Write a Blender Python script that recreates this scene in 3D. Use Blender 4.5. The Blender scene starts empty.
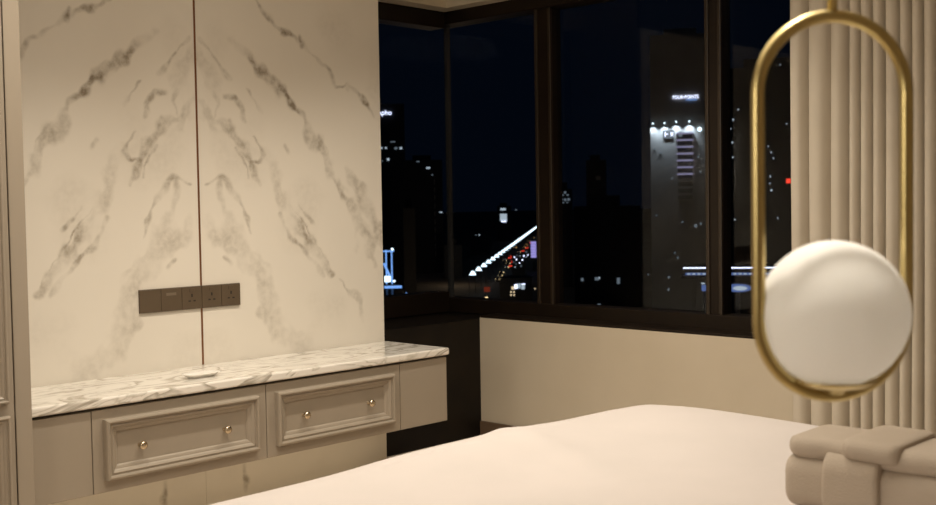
import bpy, bmesh, math, random
import numpy as np
from mathutils import Vector, Matrix, noise

# ------------------------------------------------------------------ camera
CAM_LOC = Vector((3.6867, -4.0905, 1.1547))
F_PX, YAW, PITCH, ROLL = 1127.52, .7641, .0421, -.0163
fw = Vector((-math.sin(YAW) * math.cos(PITCH), math.cos(YAW) * math.cos(PITCH), -math.sin(PITCH)))
rt0 = Vector((math.cos(YAW), math.sin(YAW), 0)); up0 = rt0.cross(fw)
rt = rt0 * math.cos(ROLL) + up0 * math.sin(ROLL)
up = -rt0 * math.sin(ROLL) + up0 * math.cos(ROLL)
C = bpy.context.scene.collection
scene = bpy.context.scene
cd = bpy.data.cameras.new('camera'); cam = bpy.data.objects.new('camera', cd); C.objects.link(cam)
cam.matrix_world = Matrix(((rt.x, up.x, -fw.x, CAM_LOC.x), (rt.y, up.y, -fw.y, CAM_LOC.y),
                           (rt.z, up.z, -fw.z, CAM_LOC.z), (0, 0, 0, 1)))
cd.sensor_width = 36; cd.lens = F_PX / 936 * 36; cd.clip_end = 6000; cd.clip_start = .05
cd.dof.use_dof = True; cd.dof.focus_distance = 4.4; cd.dof.aperture_fstop = 6.5
scene.camera = cam

def at(px, py, depth):
    """the place a distance `depth` ahead of the camera, seen at photo pixel (px, py)"""
    return CAM_LOC + (fw + rt * ((px - 468) / F_PX) - up * ((py - 252.5) / F_PX)) * depth
def at_y(px, y):
    v = fw + rt * ((px - 468) / F_PX); return CAM_LOC.x + v.x * (y - CAM_LOC.y) / v.y
def on_z(px, py, z):
    v = fw + rt * ((px - 468) / F_PX) - up * ((py - 252.5) / F_PX)
    return CAM_LOC + v * ((z - CAM_LOC.z) / v.z)

# ------------------------------------------------------------------ world, lights, exposure
w = bpy.data.worlds.new('night_sky'); scene.world = w; w.use_nodes = True
bg = w.node_tree.nodes['Background']; bg.inputs[0].default_value = (.10, .22, .52, 1); bg.inputs[1].default_value = .008
scene.view_settings.view_transform = 'Standard'; scene.view_settings.look = 'None'
scene.view_settings.exposure = 0.08; scene.view_settings.gamma = 1.0
scene.view_settings.use_curve_mapping = False

WARM = (1, .905, .76)
def lamp(name, kind, loc, energy, color=WARM, size=.1, rot=None, **kw):
    l = bpy.data.lights.new(name, kind); l.energy = energy; l.color = color
    o = bpy.data.objects.new(name, l); C.objects.link(o); o.location = loc
    if rot: o.rotation_euler = rot
    if kind == 'AREA':
        l.shape = 'DISK'; l.size = size
    else:
        l.shadow_soft_size = size
    for k, v in kw.items(): setattr(l, k, v)
    return o
for (x, y, e, a) in ((1.05, -.85, 58, 108), (1.05, -1.75, 56, 106), (1.05, -2.65, 56, 106), (2.35, -1.9, 30, 140)):
    lamp('ceiling_downlight', 'SPOT', (x, y, 2.56), e, size=.045, spot_size=math.radians(a), spot_blend=.7)
lamp('overhead_fill_light', 'AREA', (2.0, -2.6, 2.55), 24, size=2.2)  # broad soft fill added under the ceiling, belongs to no fixture
lamp('globe_fill_spot', 'SPOT', (2.85, -2.95, 2.56), 120, size=.045, spot_size=math.radians(38), spot_blend=1., rot=(math.radians(0), math.radians(-10), 0))  # narrow spot added above the pendant to brighten its opal globe
u_ = lamp('under_console_fill', 'AREA', (.2, -1.7, .254), .9, (1, .84, .58), size=.05); u_.data.shape = 'RECTANGLE'; u_.data.size = .12; u_.data.size_y = 1.7  # added area light, lifts the marble below the console
lamp('front_fill_light', 'AREA', (2.2, -5.3, 1.55), 17, size=.7, rot=(math.radians(84), 0, math.radians(8)))  # frontal fill added behind the camera, no lamp stands there

# ------------------------------------------------------------------ materials
def mat(name, col, rough=.5, metal=0., spec=.5, emit=None, es=0., coat=0.):
    m = bpy.data.materials.new(name); m.use_nodes = True
    b = m.node_tree.nodes['Principled BSDF']
    b.inputs['Base Color'].default_value = (*col, 1); b.inputs['Roughness'].default_value = rough
    b.inputs['Metallic'].default_value = metal; b.inputs['Specular IOR Level'].default_value = spec
    b.inputs['Coat Weight'].default_value = coat
    if emit:
        b.inputs['Emission Color'].default_value = (*emit, 1); b.inputs['Emission Strength'].default_value = es
    return m
def nodes(m): return m.node_tree.nodes, m.node_tree.links, m.node_tree.nodes['Principled BSDF']
def mottle(m, c1, c2, scale=6, detail=4, bump=0., bscale=80, stretch=None):
    n, l, b = nodes(m)
    tc = n.new('ShaderNodeTexCoord'); nz = n.new('ShaderNodeTexNoise'); nz.inputs['Scale'].default_value = scale
    nz.inputs['Detail'].default_value = detail
    src = tc.outputs['Object']
    if stretch:
        mp = n.new('ShaderNodeMapping'); mp.inputs['Scale'].default_value = stretch
        l.new(src, mp.inputs[0]); src = mp.outputs[0]
    l.new(src, nz.inputs['Vector'])
    r = n.new('ShaderNodeValToRGB'); r.color_ramp.elements[0].position = .35; r.color_ramp.elements[1].position = .68
    r.color_ramp.elements[0].color = (*c1, 1); r.color_ramp.elements[1].color = (*c2, 1)
    l.new(nz.outputs[0], r.inputs[0]); l.new(r.outputs[0], b.inputs['Base Color'])
    if bump:
        nb = n.new('ShaderNodeTexNoise'); nb.inputs['Scale'].default_value = bscale; l.new(src, nb.inputs['Vector'])
        bp = n.new('ShaderNodeBump'); bp.inputs['Strength'].default_value = bump; bp.inputs['Distance'].default_value = .004
        l.new(nb.outputs[0], bp.inputs['Height']); l.new(bp.outputs[0], b.inputs['Normal'])
    return m

M = {}
M['plaster'] = mottle(mat('beige_wall_paint', (.63, .55, .43), .7), (.61, .53, .41), (.64, .56, .44), 3)
M['ceiling'] = mottle(mat('ceiling_paint', (.7, .62, .48), .8), (.69, .61, .47), (.71, .63, .49), 3)
M['floor'] = mottle(mat('beige_floor_boards', (.6, .5, .39), .4), (.56, .46, .36), (.64, .53, .42), 4, 6, stretch=(1, 9, 1))
M['dark_panel'] = mottle(mat('dark_stone', (.010, .007, .005), .45, spec=.2), (.007, .005, .004), (.014, .010, .006), 5, 6)
M['frame'] = mottle(mat('dark_bronze_frame', (.014, .008, .0045), .45, spec=.3), (.012, .007, .004), (.016, .0095, .005), 8)
M['frame_edge'] = mat('bronze_frame_edge', (.032, .021, .012), .4)
M['joint'] = mat('grey_glass_joint', (.05, .05, .05), .5)
M['base'] = mat('brown_baseboard', (.14, .09, .055), .5)
M['lacquer'] = mottle(mat('taupe_lacquer', (.335, .283, .222), .38), (.33, .278, .217), (.34, .288, .227), 3)
M['cabinet_gap'] = mat('shadow_gap_board', (.06, .04, .025), .6)
M['brass'] = mottle(mat('brushed_brass', (.55, .44, .20), .34, 1.), (.52, .415, .185), (.58, .465, .215), 12)
M['knob'] = mat('champagne_metal', (.62, .52, .38), .2, 1.)
M['bronze'] = mat('bronze_strip', (.28, .13, .06), .35, .8)
M['socket'] = mottle(mat('brown_socket_plate', (.095, .066, .04), .42), (.09, .062, .037), (.10, .07, .043), 10)
M['socket_dark'] = mat('socket_hole_black', (.015, .01, .008), .6)
M['socket_light'] = mat('socket_label_grey', (.17, .13, .09), .5)
def opal_material():                              # thin white glass: half scatters back, half glows through
    m = bpy.data.materials.new('opal_glass'); m.use_nodes = True; n = m.node_tree.nodes; l = m.node_tree.links
    n.remove(n['Principled BSDF'])
    tc = n.new('ShaderNodeTexCoord'); nz = n.new('ShaderNodeTexNoise'); nz.inputs['Scale'].default_value = 2; l.new(tc.outputs['Object'], nz.inputs['Vector'])
    c = n.new('ShaderNodeMix'); c.data_type = 'RGBA'; c.inputs[6].default_value = (.95, .945, .93, 1); c.inputs[7].default_value = (.97, .965, .955, 1); l.new(nz.outputs[0], c.inputs[0])
    d = n.new('ShaderNodeBsdfDiffuse'); t = n.new('ShaderNodeBsdfTranslucent'); g = n.new('ShaderNodeBsdfGlossy'); g.inputs['Roughness'].default_value = .45
    l.new(c.outputs[2], d.inputs[0]); l.new(c.outputs[2], t.inputs[0])
    a = n.new('ShaderNodeMixShader'); a.inputs[0].default_value = .48; b = n.new('ShaderNodeMixShader'); b.inputs[0].default_value = .02
    l.new(d.outputs[0], a.inputs[1]); l.new(t.outputs[0], a.inputs[2]); l.new(a.outputs[0], b.inputs[1]); l.new(g.outputs[0], b.inputs[2])
    l.new(b.outputs[0], n['Material Output'].inputs[0]); return m
M['opal'] = opal_material()
M['dish'] = mottle(mat('white_ceramic', (.78, .74, .68), .3), (.76, .72, .66), (.80, .76, .70), 8)
M['duvet'] = mottle(mat('cream_bed_cotton', (.61, .55, .52), .85), (.595, .54, .51), (.625, .565, .535), 4, bump=.15, bscale=260)
M['mattress'] = mottle(mat('mattress_ticking', (.7, .65, .58), .9), (.68, .63, .56), (.72, .67, .6), 30)
M['bed_base'] = mottle(mat('bed_base_fabric', (.25, .2, .15), .9), (.23, .18, .13), (.27, .22, .17), 40)
M['blanket'] = mottle(mat('beige_blanket', (.46, .385, .31), .85), (.44, .365, .29), (.48, .405, .33), 7, bump=.3, bscale=300)
M['curtain'] = mottle(mat('curtain_cloth', (.63, .56, .46), .85), (.61, .54, .44), (.65, .58, .48), 5, bump=.2, bscale=400)
M['asphalt'] = mottle(mat('city_asphalt', (.05, .045, .04), .9), (.035, .03, .025), (.08, .07, .06), .02, 6)
M['road'] = mottle(mat('road_asphalt', (.06, .045, .04), .8), (.05, .04, .035), (.07, .055, .045), .1, 6)
def em(name, col, s): return mat(name, (.02, .02, .02), .6, emit=col, es=s)
M['lamp_white'] = em('lit_lamp_white', (.72, .9, 1.), 2.6)
M['lamp_warm'] = em('lit_lamp_warm', (1., .72, .35), 2.)
M['red_light'] = em('lit_red', (1., .06, .03), 1.2)
M['yellow_light'] = em('lit_yellow', (1., .55, .18), 1.4)
M['sign_white'] = em('lit_sign_white', (.72, .76, 1.), 2.6)
M['sign_blue'] = em('lit_sign_blue', (.22, .45, 1.), 1.1)
M['sign_dim_blue'] = em('lit_sign_dim_blue', (.25, .4, 1.), .30)
M['sign_lilac'] = em('lit_screen_lilac', (.5, .42, 1.), .75)
M['stripe_lilac'] = em('lit_balcony_lilac', (.6, .55, .9), .34)
M['win_white'] = em('lit_window_white', (.75, .88, 1.), .55)
M['win_dim'] = em('lit_window_dim', (.7, .85, 1.), .16)
M['win_facade'] = em('lit_window_soft', (.75, .85, 1.), .3)
M['win_warm'] = em('lit_window_warm', (1., .75, .45), .9)
M['facade_dark'] = mottle(mat('dark_facade', (.03, .035, .045), .8), (.025, .03, .04), (.035, .04, .05), .1)
M['facade_black'] = mottle(mat('black_facade', (.010, .011, .013), .8), (.008, .009, .011), (.012, .013, .015), .1)
M['facade_grey'] = mottle(mat('grey_facade', (.34, .32, .30), .8), (.3, .28, .26), (.38, .36, .34), .08, 5)
M['pole'] = mat('lamp_pole_steel', (.12, .12, .12), .5, .6)
M['car_paint'] = mat('dark_car_paint', (.03, .02, .02), .3)
M['car_glass'] = mat('dark_car_glass', (.01, .01, .012), .1)

# cream marble with veins: the vein mask is a per-vertex number of the slab
def marble_material():
    m = mat('veined_cream_marble', (.66, .57, .46), .16, spec=.35)
    n, l, b = nodes(m)
    a = n.new('ShaderNodeAttribute'); a.attribute_name = 'vein'
    tc = n.new('ShaderNodeTexCoord'); nz = n.new('ShaderNodeTexNoise'); nz.inputs['Scale'].default_value = 38; nz.inputs['Detail'].default_value = 7
    l.new(tc.outputs['Object'], nz.inputs['Vector'])
    mr = n.new('ShaderNodeMapRange'); mr.inputs[1].default_value = .35; mr.inputs[2].default_value = .65
    mr.inputs[3].default_value = .5; mr.inputs[4].default_value = 1.3; l.new(nz.outputs[0], mr.inputs[0])
    mu = n.new('ShaderNodeMath'); mu.operation = 'MULTIPLY'; l.new(a.outputs['Fac'], mu.inputs[0]); l.new(mr.outputs[0], mu.inputs[1])
    n2 = n.new('ShaderNodeTexNoise'); n2.inputs['Scale'].default_value = 2.2; n2.inputs['Detail'].default_value = 5; l.new(tc.outputs['Object'], n2.inputs['Vector'])
    base = n.new('ShaderNodeMix'); base.data_type = 'RGBA'; base.inputs[6].default_value = (.70, .645, .56, 1); base.inputs[7].default_value = (.75, .695, .61, 1)
    l.new(n2.outputs[0], base.inputs[0])
    mx = n.new('ShaderNodeMix'); mx.data_type = 'RGBA'; mx.inputs[7].default_value = (.26, .215, .16, 1)
    l.new(mu.outputs[0], mx.inputs[0]); l.new(base.outputs[2], mx.inputs[6]); l.new(mx.outputs[2], b.inputs['Base Color'])
    return m
M['marble'] = marble_material()

def counter_material():
    m = mat('white_arabescato_marble', (.8, .76, .7), .12, spec=.5)
    n, l, b = nodes(m)
    tc = n.new('ShaderNodeTexCoord'); mp = n.new('ShaderNodeMapping'); mp.inputs['Scale'].default_value = (3.4, 1.1, 3.4)
    mp.inputs['Rotation'].default_value = (0, 0, .5)
    l.new(tc.outputs['Object'], mp.inputs[0])
    nz = n.new('ShaderNodeTexNoise'); nz.inputs['Scale'].default_value = 2.1; nz.inputs['Detail'].default_value = 6; nz.inputs['Distortion'].default_value = 1.3
    l.new(mp.outputs[0], nz.inputs['Vector'])
    r = n.new('ShaderNodeValToRGB'); e = r.color_ramp.elements
    W = (.80, .755, .69, 1); G = (.36, .32, .26, 1)
    e[0].position = 0; e[0].color = W; e[1].position = 1; e[1].color = W
    for p, c in ((.40, W), (.435, (.55, .51, .44, 1)), (.455, W), (.52, W), (.545, G), (.60, W), (.66, W), (.69, (.42, .38, .31, 1)), (.74, W)):
        x = e.new(p); x.color = c
    l.new(nz.outputs[0], r.inputs[0]); l.new(r.outputs[0], b.inputs['Base Color'])
    return m
M['counter'] = counter_material()

def glass_material(name, tint, refl):
    m = bpy.data.materials.new(name); m.use_nodes = True; n = m.node_tree.nodes; l = m.node_tree.links
    n.remove(n['Principled BSDF'])
    t = n.new('ShaderNodeBsdfTransparent'); t.inputs[0].default_value = (*tint, 1)
    g = n.new('ShaderNodeBsdfGlossy'); g.inputs['Roughness'].default_value = .0; g.inputs[0].default_value = (1, 1, 1, 1)
    mx = n.new('ShaderNodeMixShader'); mx.inputs[0].default_value = refl
    l.new(t.outputs[0], mx.inputs[1]); l.new(g.outputs[0], mx.inputs[2]); l.new(mx.outputs[0], n['Material Output'].inputs[0])
    return m
M['glass'] = glass_material('tinted_window_glass', (.9, .92, .93), .013)

# ------------------------------------------------------------------ mesh helpers
def link(name, me, m, parent=None, smooth=False, bevel=0, seg=2):
    o = bpy.data.objects.new(name, me); C.objects.link(o)
    if m: me.materials.append(M[m] if isinstance(m, str) else m)
    if parent: o.parent = parent
    if smooth: me.polygons.foreach_set('use_smooth', [True] * len(me.polygons))
    if bevel:
        b = o.modifiers.new('bevel', 'BEVEL'); b.width = bevel; b.segments = seg; b.limit_method = 'ANGLE'
    return o
def from_bm(name, bm, m, parent=None, smooth=False, bevel=0, seg=2):
    bmesh.ops.recalc_face_normals(bm, faces=bm.faces)
    me = bpy.data.meshes.new(name); bm.to_mesh(me); bm.free()
    return link(name, me, m, parent, smooth, bevel, seg)
def add_box(bm, a, b):
    x0, y0, z0 = a; x1, y1, z1 = b
    v = [bm.verts.new(p) for p in ((x0, y0, z0), (x1, y0, z0), (x1, y1, z0), (x0, y1, z0), (x0, y0, z1), (x1, y0, z1), (x1, y1, z1), (x0, y1, z1))]
    for f in ((0, 3, 2, 1), (4, 5, 6, 7), (0, 1, 5, 4), (1, 2, 6, 5), (2, 3, 7, 6), (3, 0, 4, 7)): bm.faces.new([v[i] for i in f])
def box(name, a, b, m, parent=None, bevel=0):
    bm = bmesh.new(); add_box(bm, a, b); return from_bm(name, bm, m, parent, bevel=bevel)
def boxes(name, lst, m, parent=None, bevel=0):
    bm = bmesh.new()
    for a, b in lst: add_box(bm, a, b)
    return from_bm(name, bm, m, parent, bevel=bevel)
def add_lathe(bm, prof, axis_o, ax, n=24):
    """revolve profile [(radius, height)] about the line axis_o + h*ax"""
    ax = Vector(ax).normalized(); u = ax.orthogonal().normalized(); v = ax.cross(u); o = Vector(axis_o); rings = []
    for (r, h) in prof:
        if r < 1e-6: rings.append([bm.verts.new(o + ax * h)])
        else: rings.append([bm.verts.new(o + ax * h + (u * math.cos(2 * math.pi * i / n) + v * math.sin(2 * math.pi * i / n)) * r) for i in range(n)])
    for a, b in zip(rings, rings[1:]):
        for i in range(n):
            j = (i + 1) % n
            if len(a) == 1 and len(b) == 1: continue
            if len(a) == 1: bm.faces.new((a[0], b[j], b[i]))
            elif len(b) == 1: bm.faces.new((a[i], a[j], b[0]))
            else: bm.faces.new((a[i], a[j], b[j], b[i]))
def lathe(name, prof, o, ax, m, parent=None, n=24):
    bm = bmesh.new(); add_lathe(bm, prof, o, ax, n); return from_bm(name, bm, m, parent, smooth=True)
def add_tube(bm, pts, r, n=12, closed=False):
    pts = [Vector(p) for p in pts]; N = len(pts); rings = []
    ref = None
    for i, p in enumerate(pts):
        a = pts[(i - 1) % N] if (closed or i > 0) else p; b = pts[(i + 1) % N] if (closed or i < N - 1) else p
        t = (b - a).normalized()
        if ref is None: ref = t.orthogonal().normalized()
        ref = (ref - t * ref.dot(t)).normalized(); v = t.cross(ref)
        rings.append([bm.verts.new(p + (ref * math.cos(2 * math.pi * k / n) + v * math.sin(2 * math.pi * k / n)) * r) for k in range(n)])
    for i in range(N if closed else N - 1):
        a, b = rings[i], rings[(i + 1) % N]
        for k in range(n): bm.faces.new((a[k], a[(k + 1) % n], b[(k + 1) % n], b[k]))
    if not closed:
        bm.faces.new(rings[0][::-1]); bm.faces.new(rings[-1])
def tube(name, pts, r, m, parent=None, n=12, closed=False):
    bm = bmesh.new(); add_tube(bm, pts, r, n, closed); return from_bm(name, bm, m, parent, smooth=True)
def tag(o, label, cat, group=None):
    o['label'] = label; o['category'] = cat
    if group: o['group'] = group
    return o
def struct(o): o['kind'] = 'structure'; return o
def thing(name, loc, label, cat, group=None, rotz=0.):
    o = bpy.data.objects.new(name, None); C.objects.link(o); o.location = loc; o.rotation_euler = (0, 0, rotz)
    o.empty_display_size = .1
    return tag(o, label, cat, group)
def text_mesh(body, size, m, name, parent, extrude=.02):
    cu = bpy.data.curves.new(name, 'FONT'); cu.body = body; cu.size = size; cu.extrude = extrude; cu.align_x = 'CENTER'; cu.align_y = 'CENTER'
    tmp = bpy.data.objects.new('text_tmp', cu); C.objects.link(tmp)
    bpy.context.view_layer.update()
    me = bpy.data.meshes.new_from_object(tmp.evaluated_get(bpy.context.evaluated_depsgraph_get()))
    bpy.data.objects.remove(tmp); me.materials.clear()
    return link(name, me, m, parent)

# ------------------------------------------------------------------ the room
CEIL, SILL, END = 2.6, .592, -.782            # END: where the marble wall stops short of the corner
SEAM = -1.7105
struct(box('floor', (-.6, -6.3, -.1), (5.4, .3, 0), 'floor'))
struct(box('ceiling', (-.6, -6.3, CEIL), (5.4, .3, CEIL + .1), 'ceiling'))
struct(box('wall_left', (-.7, -6.3, 0), (-.022, END, CEIL), 'plaster'))
struct(box('trim_2', (-.022, -6.3, 2.13), (.0, END, CEIL), 'frame'))          # unseen dark panel added over the marble to darken its reflection in the glass
struct(box('wall_right', (5.2, -6.3, 0), (5.4, .3, CEIL), 'plaster'))
struct(box('wall_front', (-.6, -6.3, 0), (5.4, -6.1, CEIL), 'plaster'))
struct(box('wall_back', (-.16, 0, 0), (5.4, .22, SILL), 'plaster'))
struct(box('baseboard_back', (-.158, -.014, 0), (5.2, 0, .075), 'base', bevel=.003))
o = struct(box('wall_corner', (-.62, END, 0), (-.16, .22, SILL - .004), 'dark_panel', bevel=.003))
struct(boxes('trim_3', [((-.42, .05, 2.165), (5.4, .26, CEIL)), ((-.64, END, 2.165), (-.405, .26, CEIL))], 'ceiling'))   # bulkheads over the windows

# windows
w2 = boxes('window_2', [((-.60, .13, SILL), (5.2, .25, .665)), ((-.60, .13, 2.10), (5.2, .25, 2.165)),
                        ((-.158, 0.0, SILL - .002), (5.2, .13, SILL + .012))], 'frame', bevel=.003); struct(w2)
def mullion(x0, x1, nm='mullion'):
    f = boxes(nm, [((x0, .155, .66), (x1, .235, 2.11))], 'frame', w2, bevel=.004)
    boxes('mullion_edge', [((x0 - .004, .147, .66), (x0 + .014, .165, 2.11)), ((x1 - .014, .147, .66), (x1 + .004, .165, 2.11))], 'frame_edge', f, bevel=.003)
mullion(.098, .192); mullion(1.056, 1.128)
for (a, b) in ((-.545, .10), (.19, 1.06), (1.125, 3.0), (3.0, 5.2)):
    box('pane', (a, .198, .66), (b, .202, 2.105), 'glass', w2)
w1 = boxes('window_1', [((-.61, END, SILL), (-.50, .13, .70)), ((-.61, END, 2.08), (-.50, .13, 2.165)), ((-.61, END, .70), (-.50, END + .05, 2.08))], 'frame', bevel=.003); struct(w1)
box('pane', (-.552, END + .05, .69), (-.548, .195, 2.09), 'glass', w1)
box('corner_joint', (-.558, .180, .665), (-.535, .204, 2.10), 'joint', w1)

# marble wall slabs, book-matched about the bronze strip
V = []                                           # (points (u, z), widths, strengths), traced as distance from the seam and height
def px_u(p):
    q = CAM_LOC.x; v = fw + rt * ((p[0] - 468) / F_PX) - up * ((p[1] - 252.5) / F_PX); t = -CAM_LOC.x / v.x
    h = CAM_LOC + v * t; return (h.y - SEAM, h.z)
def vein(pts, wd, st):
    n = len(pts); V.append(([px_u(p) for p in pts], wd if isinstance(wd, (list, tuple)) else [wd] * n, st if isinstance(st, (list, tuple)) else [st] * n))
vein([(255, 0), (273, 25), (285, 34), (300, 43), (312, 55), (330, 72), (337, 85), (347, 87), (363, 100), (374, 118)], .009, [.3, .45, .6, .2, .25, .3, .25, .6, .5, .2])
vein([(283, 34), (288, 35)], .012, .7); vein([(300, 40), (301, 45)], .011, .7); vein([(347, 85), (348, 90)], .013, .5); vein([(362, 97), (367, 105)], .012, .6)
vein([(230, 38), (240, 50), (257, 66), (270, 80), (283, 92), (294, 106)], [.012, .014, .02, .026, .024, .014], [.15, .25, .55, .85, .8, .5])
vein([(294, 106), (305, 120), (310, 138), (322, 150), (330, 172), (340, 190), (352, 212), (365, 235), (378, 265)], [.014, .018, .022, .024, .022, .03, .03, .035, .03], [.45, .35, .42, .45, .42, .5, .4, .3, .2])
vein([(318, 138), (327, 150), (331, 165)], .008, .4)
vein([(347, 168), (360, 190), (372, 215), (384, 245)], [.012, .03, .035, .04], [.15, .32, .3, .25])
vein([(200, 40), (210, 52), (222, 68), (230, 78)], .009, [.15, .35, .4, .15])
vein([(226, 97), (235, 99), (243, 109), (243, 117)], .009, [.35, .38, .28, .3])
vein([(246, 90), (256, 100), (263, 112)], .010, [.25, .35, .15])
vein([(205, 105), (215, 120), (228, 128), (240, 145), (252, 165), (262, 184)], [.02, .022, .02, .022, .022, .014], [.2, .3, .32, .4, .45, .3])
vein([(253, 138), (263, 152), (260, 163), (250, 160)], .008, [.3, .5, .5, .4]); vein([(230, 122), (238, 145), (250, 160)], .008, .4)
vein([(206, 184), (214, 177), (222, 174), (229, 180), (238, 203), (246, 218), (252, 234)], [.008, .007, .012, .012, .011, .011, .008], [.35, .2, .55, .4, .42, .45, .2])
vein([(205, 222), (215, 235), (235, 240), (245, 250), (252, 262), (258, 272), (264, 290), (268, 305), (264, 312), (272, 326), (285, 338), (305, 347)],
     [.03, .04, .05, .05, .04, .035, .03, .03, .03, .04, .04, .04], [.15, .18, .2, .22, .28, .28, .28, .32, .4, .24, .2, .16])
vein([(278, 182), (285, 200), (293, 215), (302, 228), (311, 243), (322, 258), (333, 276)], [.02, .024, .028, .03, .03, .028, .016], [.15, .25, .34, .38, .38, .36, .4])
vein([(291, 205), (303, 220), (316, 243), (330, 268)], .007, [.3, .4, .45, .4]); vein([(280, 215), (288, 235), (300, 247), (315, 262), (323, 277)], .008, [.35, .42, .35, .35, .3])
vein([(340, 280), (346, 288), (357, 296), (364, 318)], .009, [.3, .38, .3, .12])
vein([(214, 92), (219, 104), (216, 116)], .010, [.15, .3, .15]); vein([(236, 150), (246, 166), (249, 178)], .007, [.3, .45, .3])
vein([(262, 150), (272, 165), (276, 182)], .020, [.08, .16, .1]); vein([(222, 176), (218, 190), (224, 205), (232, 222)], .014, [.3, .2, .22, .14])
vein([(240, 240), (258, 256), (270, 268)], .012, [.1, .25, .1]); vein([(300, 205), (312, 222)], .010, [.2, .3]); vein([(350, 205), (362, 228), (371, 250)], .008, [.2, .4, .25])
vein([(275, 332), (292, 342), (310, 350)], .02, [.15, .22, .1])
vein([(200, 62), (207, 72), (210, 80)], .03, .22); vein([(201, 102), (210, 118), (214, 130)], .035, .2)
vein([(243, 466), (246, 478), (247, 490)], .014, [.3, .75, .4]); vein([(226, 257), (230, 261)], .012, .3); vein([(285, 145), (288, 150)], .010, .25)
vein([(262, 282), (266, 312)], .008, .3)
def marble_slab(name, sgn, u1, z0, z1, parent=None):
    du = .005; nu = int(u1 / du) + 1; nz = int((z1 - z0) / du) + 1
    U = np.linspace(.0006, u1, nu); Z = np.linspace(z0, z1, nz)
    uu, zz = np.meshgrid(U, Z)
    rng = np.random.RandomState(5)
    def wob(a, k):                                 # smooth pseudo-noise from a few octaves of sines
        s = np.zeros_like(uu)
        for i in range(14):
            th = rng.uniform(0, math.pi); fr = k * 1.8 ** (i % 4) * rng.uniform(.8, 1.25)
            s += np.sin((uu * math.cos(th) + zz * math.sin(th)) * fr + rng.uniform(0, 7)) / 1.7 ** (i % 4)
        return s * a
    wu = uu + wob(.0034, 30); wz = zz + wob(.0034, 30)
    brk = np.clip(.8 + wob(.16, 26), .25, 1.3); rag = np.clip(1 + wob(.20, 34), .4, 1.8)
    mask = np.zeros_like(uu)
    for pts, wd, st in V:
        for i in range(len(pts) - 1):
            (a0, a1), (b0, b1) = pts[i], pts[i + 1]
            dx, dz = b0 - a0, b1 - a1; L = dx * dx + dz * dz + 1e-9
            t = np.clip(((wu - a0) * dx + (wz - a1) * dz) / L, 0, 1)
            dist = np.hypot(wu - a0 - t * dx, wz - a1 - t * dz)
            wdt = (wd[i] * (1 - t) + wd[i + 1] * t) * rag * 1.15; s = (st[i] * (1 - t) + st[i + 1] * t)
            q = np.clip(1.25 - dist / wdt, 0, 1); q = q * q * (3 - 2 * q)
            mask = np.maximum(mask, np.minimum(1, 1.3 * s) * q * brk)
    mask += np.clip(wob(.05, 9) - .05, 0, .2) * .8
    ys = SEAM + sgn * uu
    co = np.stack([np.zeros_like(uu), ys, zz], -1).reshape(-1, 3)
    back = co.copy(); back[:, 0] = -.02
    idx = np.arange(nu * nz).reshape(nz, nu)
    q = np.stack([idx[:-1, :-1], idx[:-1, 1:], idx[1:, 1:], idx[1:, :-1]], -1).reshape(-1, 4)
    if sgn < 0: q = q[:, ::-1]
    faces = q.tolist(); N = nu * nz
    corners = [idx[0, 0], idx[0, -1], idx[-1, -1], idx[-1, 0]]
    bk = [tuple(back[c]) for c in corners]
    verts = co.tolist() + bk
    rim = [list(idx[0, :]), list(idx[:, -1]), list(idx[-1, ::-1]), list(idx[::-1, 0])]
    for k in range(4): faces.append([int(i) for i in rim[k][::-1]] + [N + k, N + (k + 1) % 4])
    faces.append([N + 3, N + 2, N + 1, N])
    me = bpy.data.meshes.new(name); me.from_pydata(verts, [], faces)
    at_ = me.attributes.new('vein', 'FLOAT', 'POINT'); at_.data.foreach_set('value', np.concatenate([mask.reshape(-1), np.zeros(4)]).astype(np.float32))
    return link(name, me, 'marble', parent)
tag(marble_slab('marble_wall_slab', 1, END - .001 + 1.7105, .0, 2.13), 'veined cream marble wall slab right of the bronze strip, next to the dark window', 'wall panel')
tag(marble_slab('marble_wall_slab', -1, .92, .0, 2.13), 'veined cream marble wall slab left of the bronze strip, beside the tall wardrobe', 'wall panel')
tag(box('inlay_strip', (-.018, SEAM - .0035, .565), (.0025, SEAM + .0035, 2.13), 'bronze'), 'thin vertical bronze strip between the two marble wall slabs', 'trim strip')

# ------------------------------------------------------------------ floating console
D = .381
cab = thing('console_cabinet', (0, -1.7, .258), 'taupe wall-hung console with two moulded drawers under the marble countertop', 'cabinet')
def L(o, base=cab):                                # parts are modelled in room coordinates
    o.matrix_parent_inverse = Matrix.Translation(-base.location); return o
zb, zt = .258, .524
L(box('carcass', (.001, -2.588, zb + .004), (D - .022, -.786, zt), 'cabinet_gap', cab))
L(box('side_panel', (.001, -.786, zb), (D - .02, -.782, zt), 'lacquer', cab))
L(box('bottom_panel', (.001, -2.588, zb), (D - .021, -.784, zb + .0035), 'lacquer', cab))
L(box('filler_panel', (D - .02, -2.588, zb), (D, -2.3705, zt), 'lacquer', cab, bevel=.0015))
L(box('filler_panel', (D - .02, -1.0455, zb), (D, -.782, zt), 'lacquer', cab, bevel=.0015))
def moulding_bm(bm, y0, y1, z0, z1, prof, x0, axis='x'):
    """mitred frame: prof = [(inset from the outer rectangle, height above the face)]"""
    rings = []
    for ins, h in prof:
        rings.append([bm.verts.new((x0 + h, y, z)) for y, z in ((y0 + ins, z0 + ins), (y1 - ins, z0 + ins), (y1 - ins, z1 - ins), (y0 + ins, z1 - ins))])
    for a, b in zip(rings, rings[1:]):
        for i in range(4): bm.faces.new((a[i], a[(i + 1) % 4], b[(i + 1) % 4], b[i]))
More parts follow.
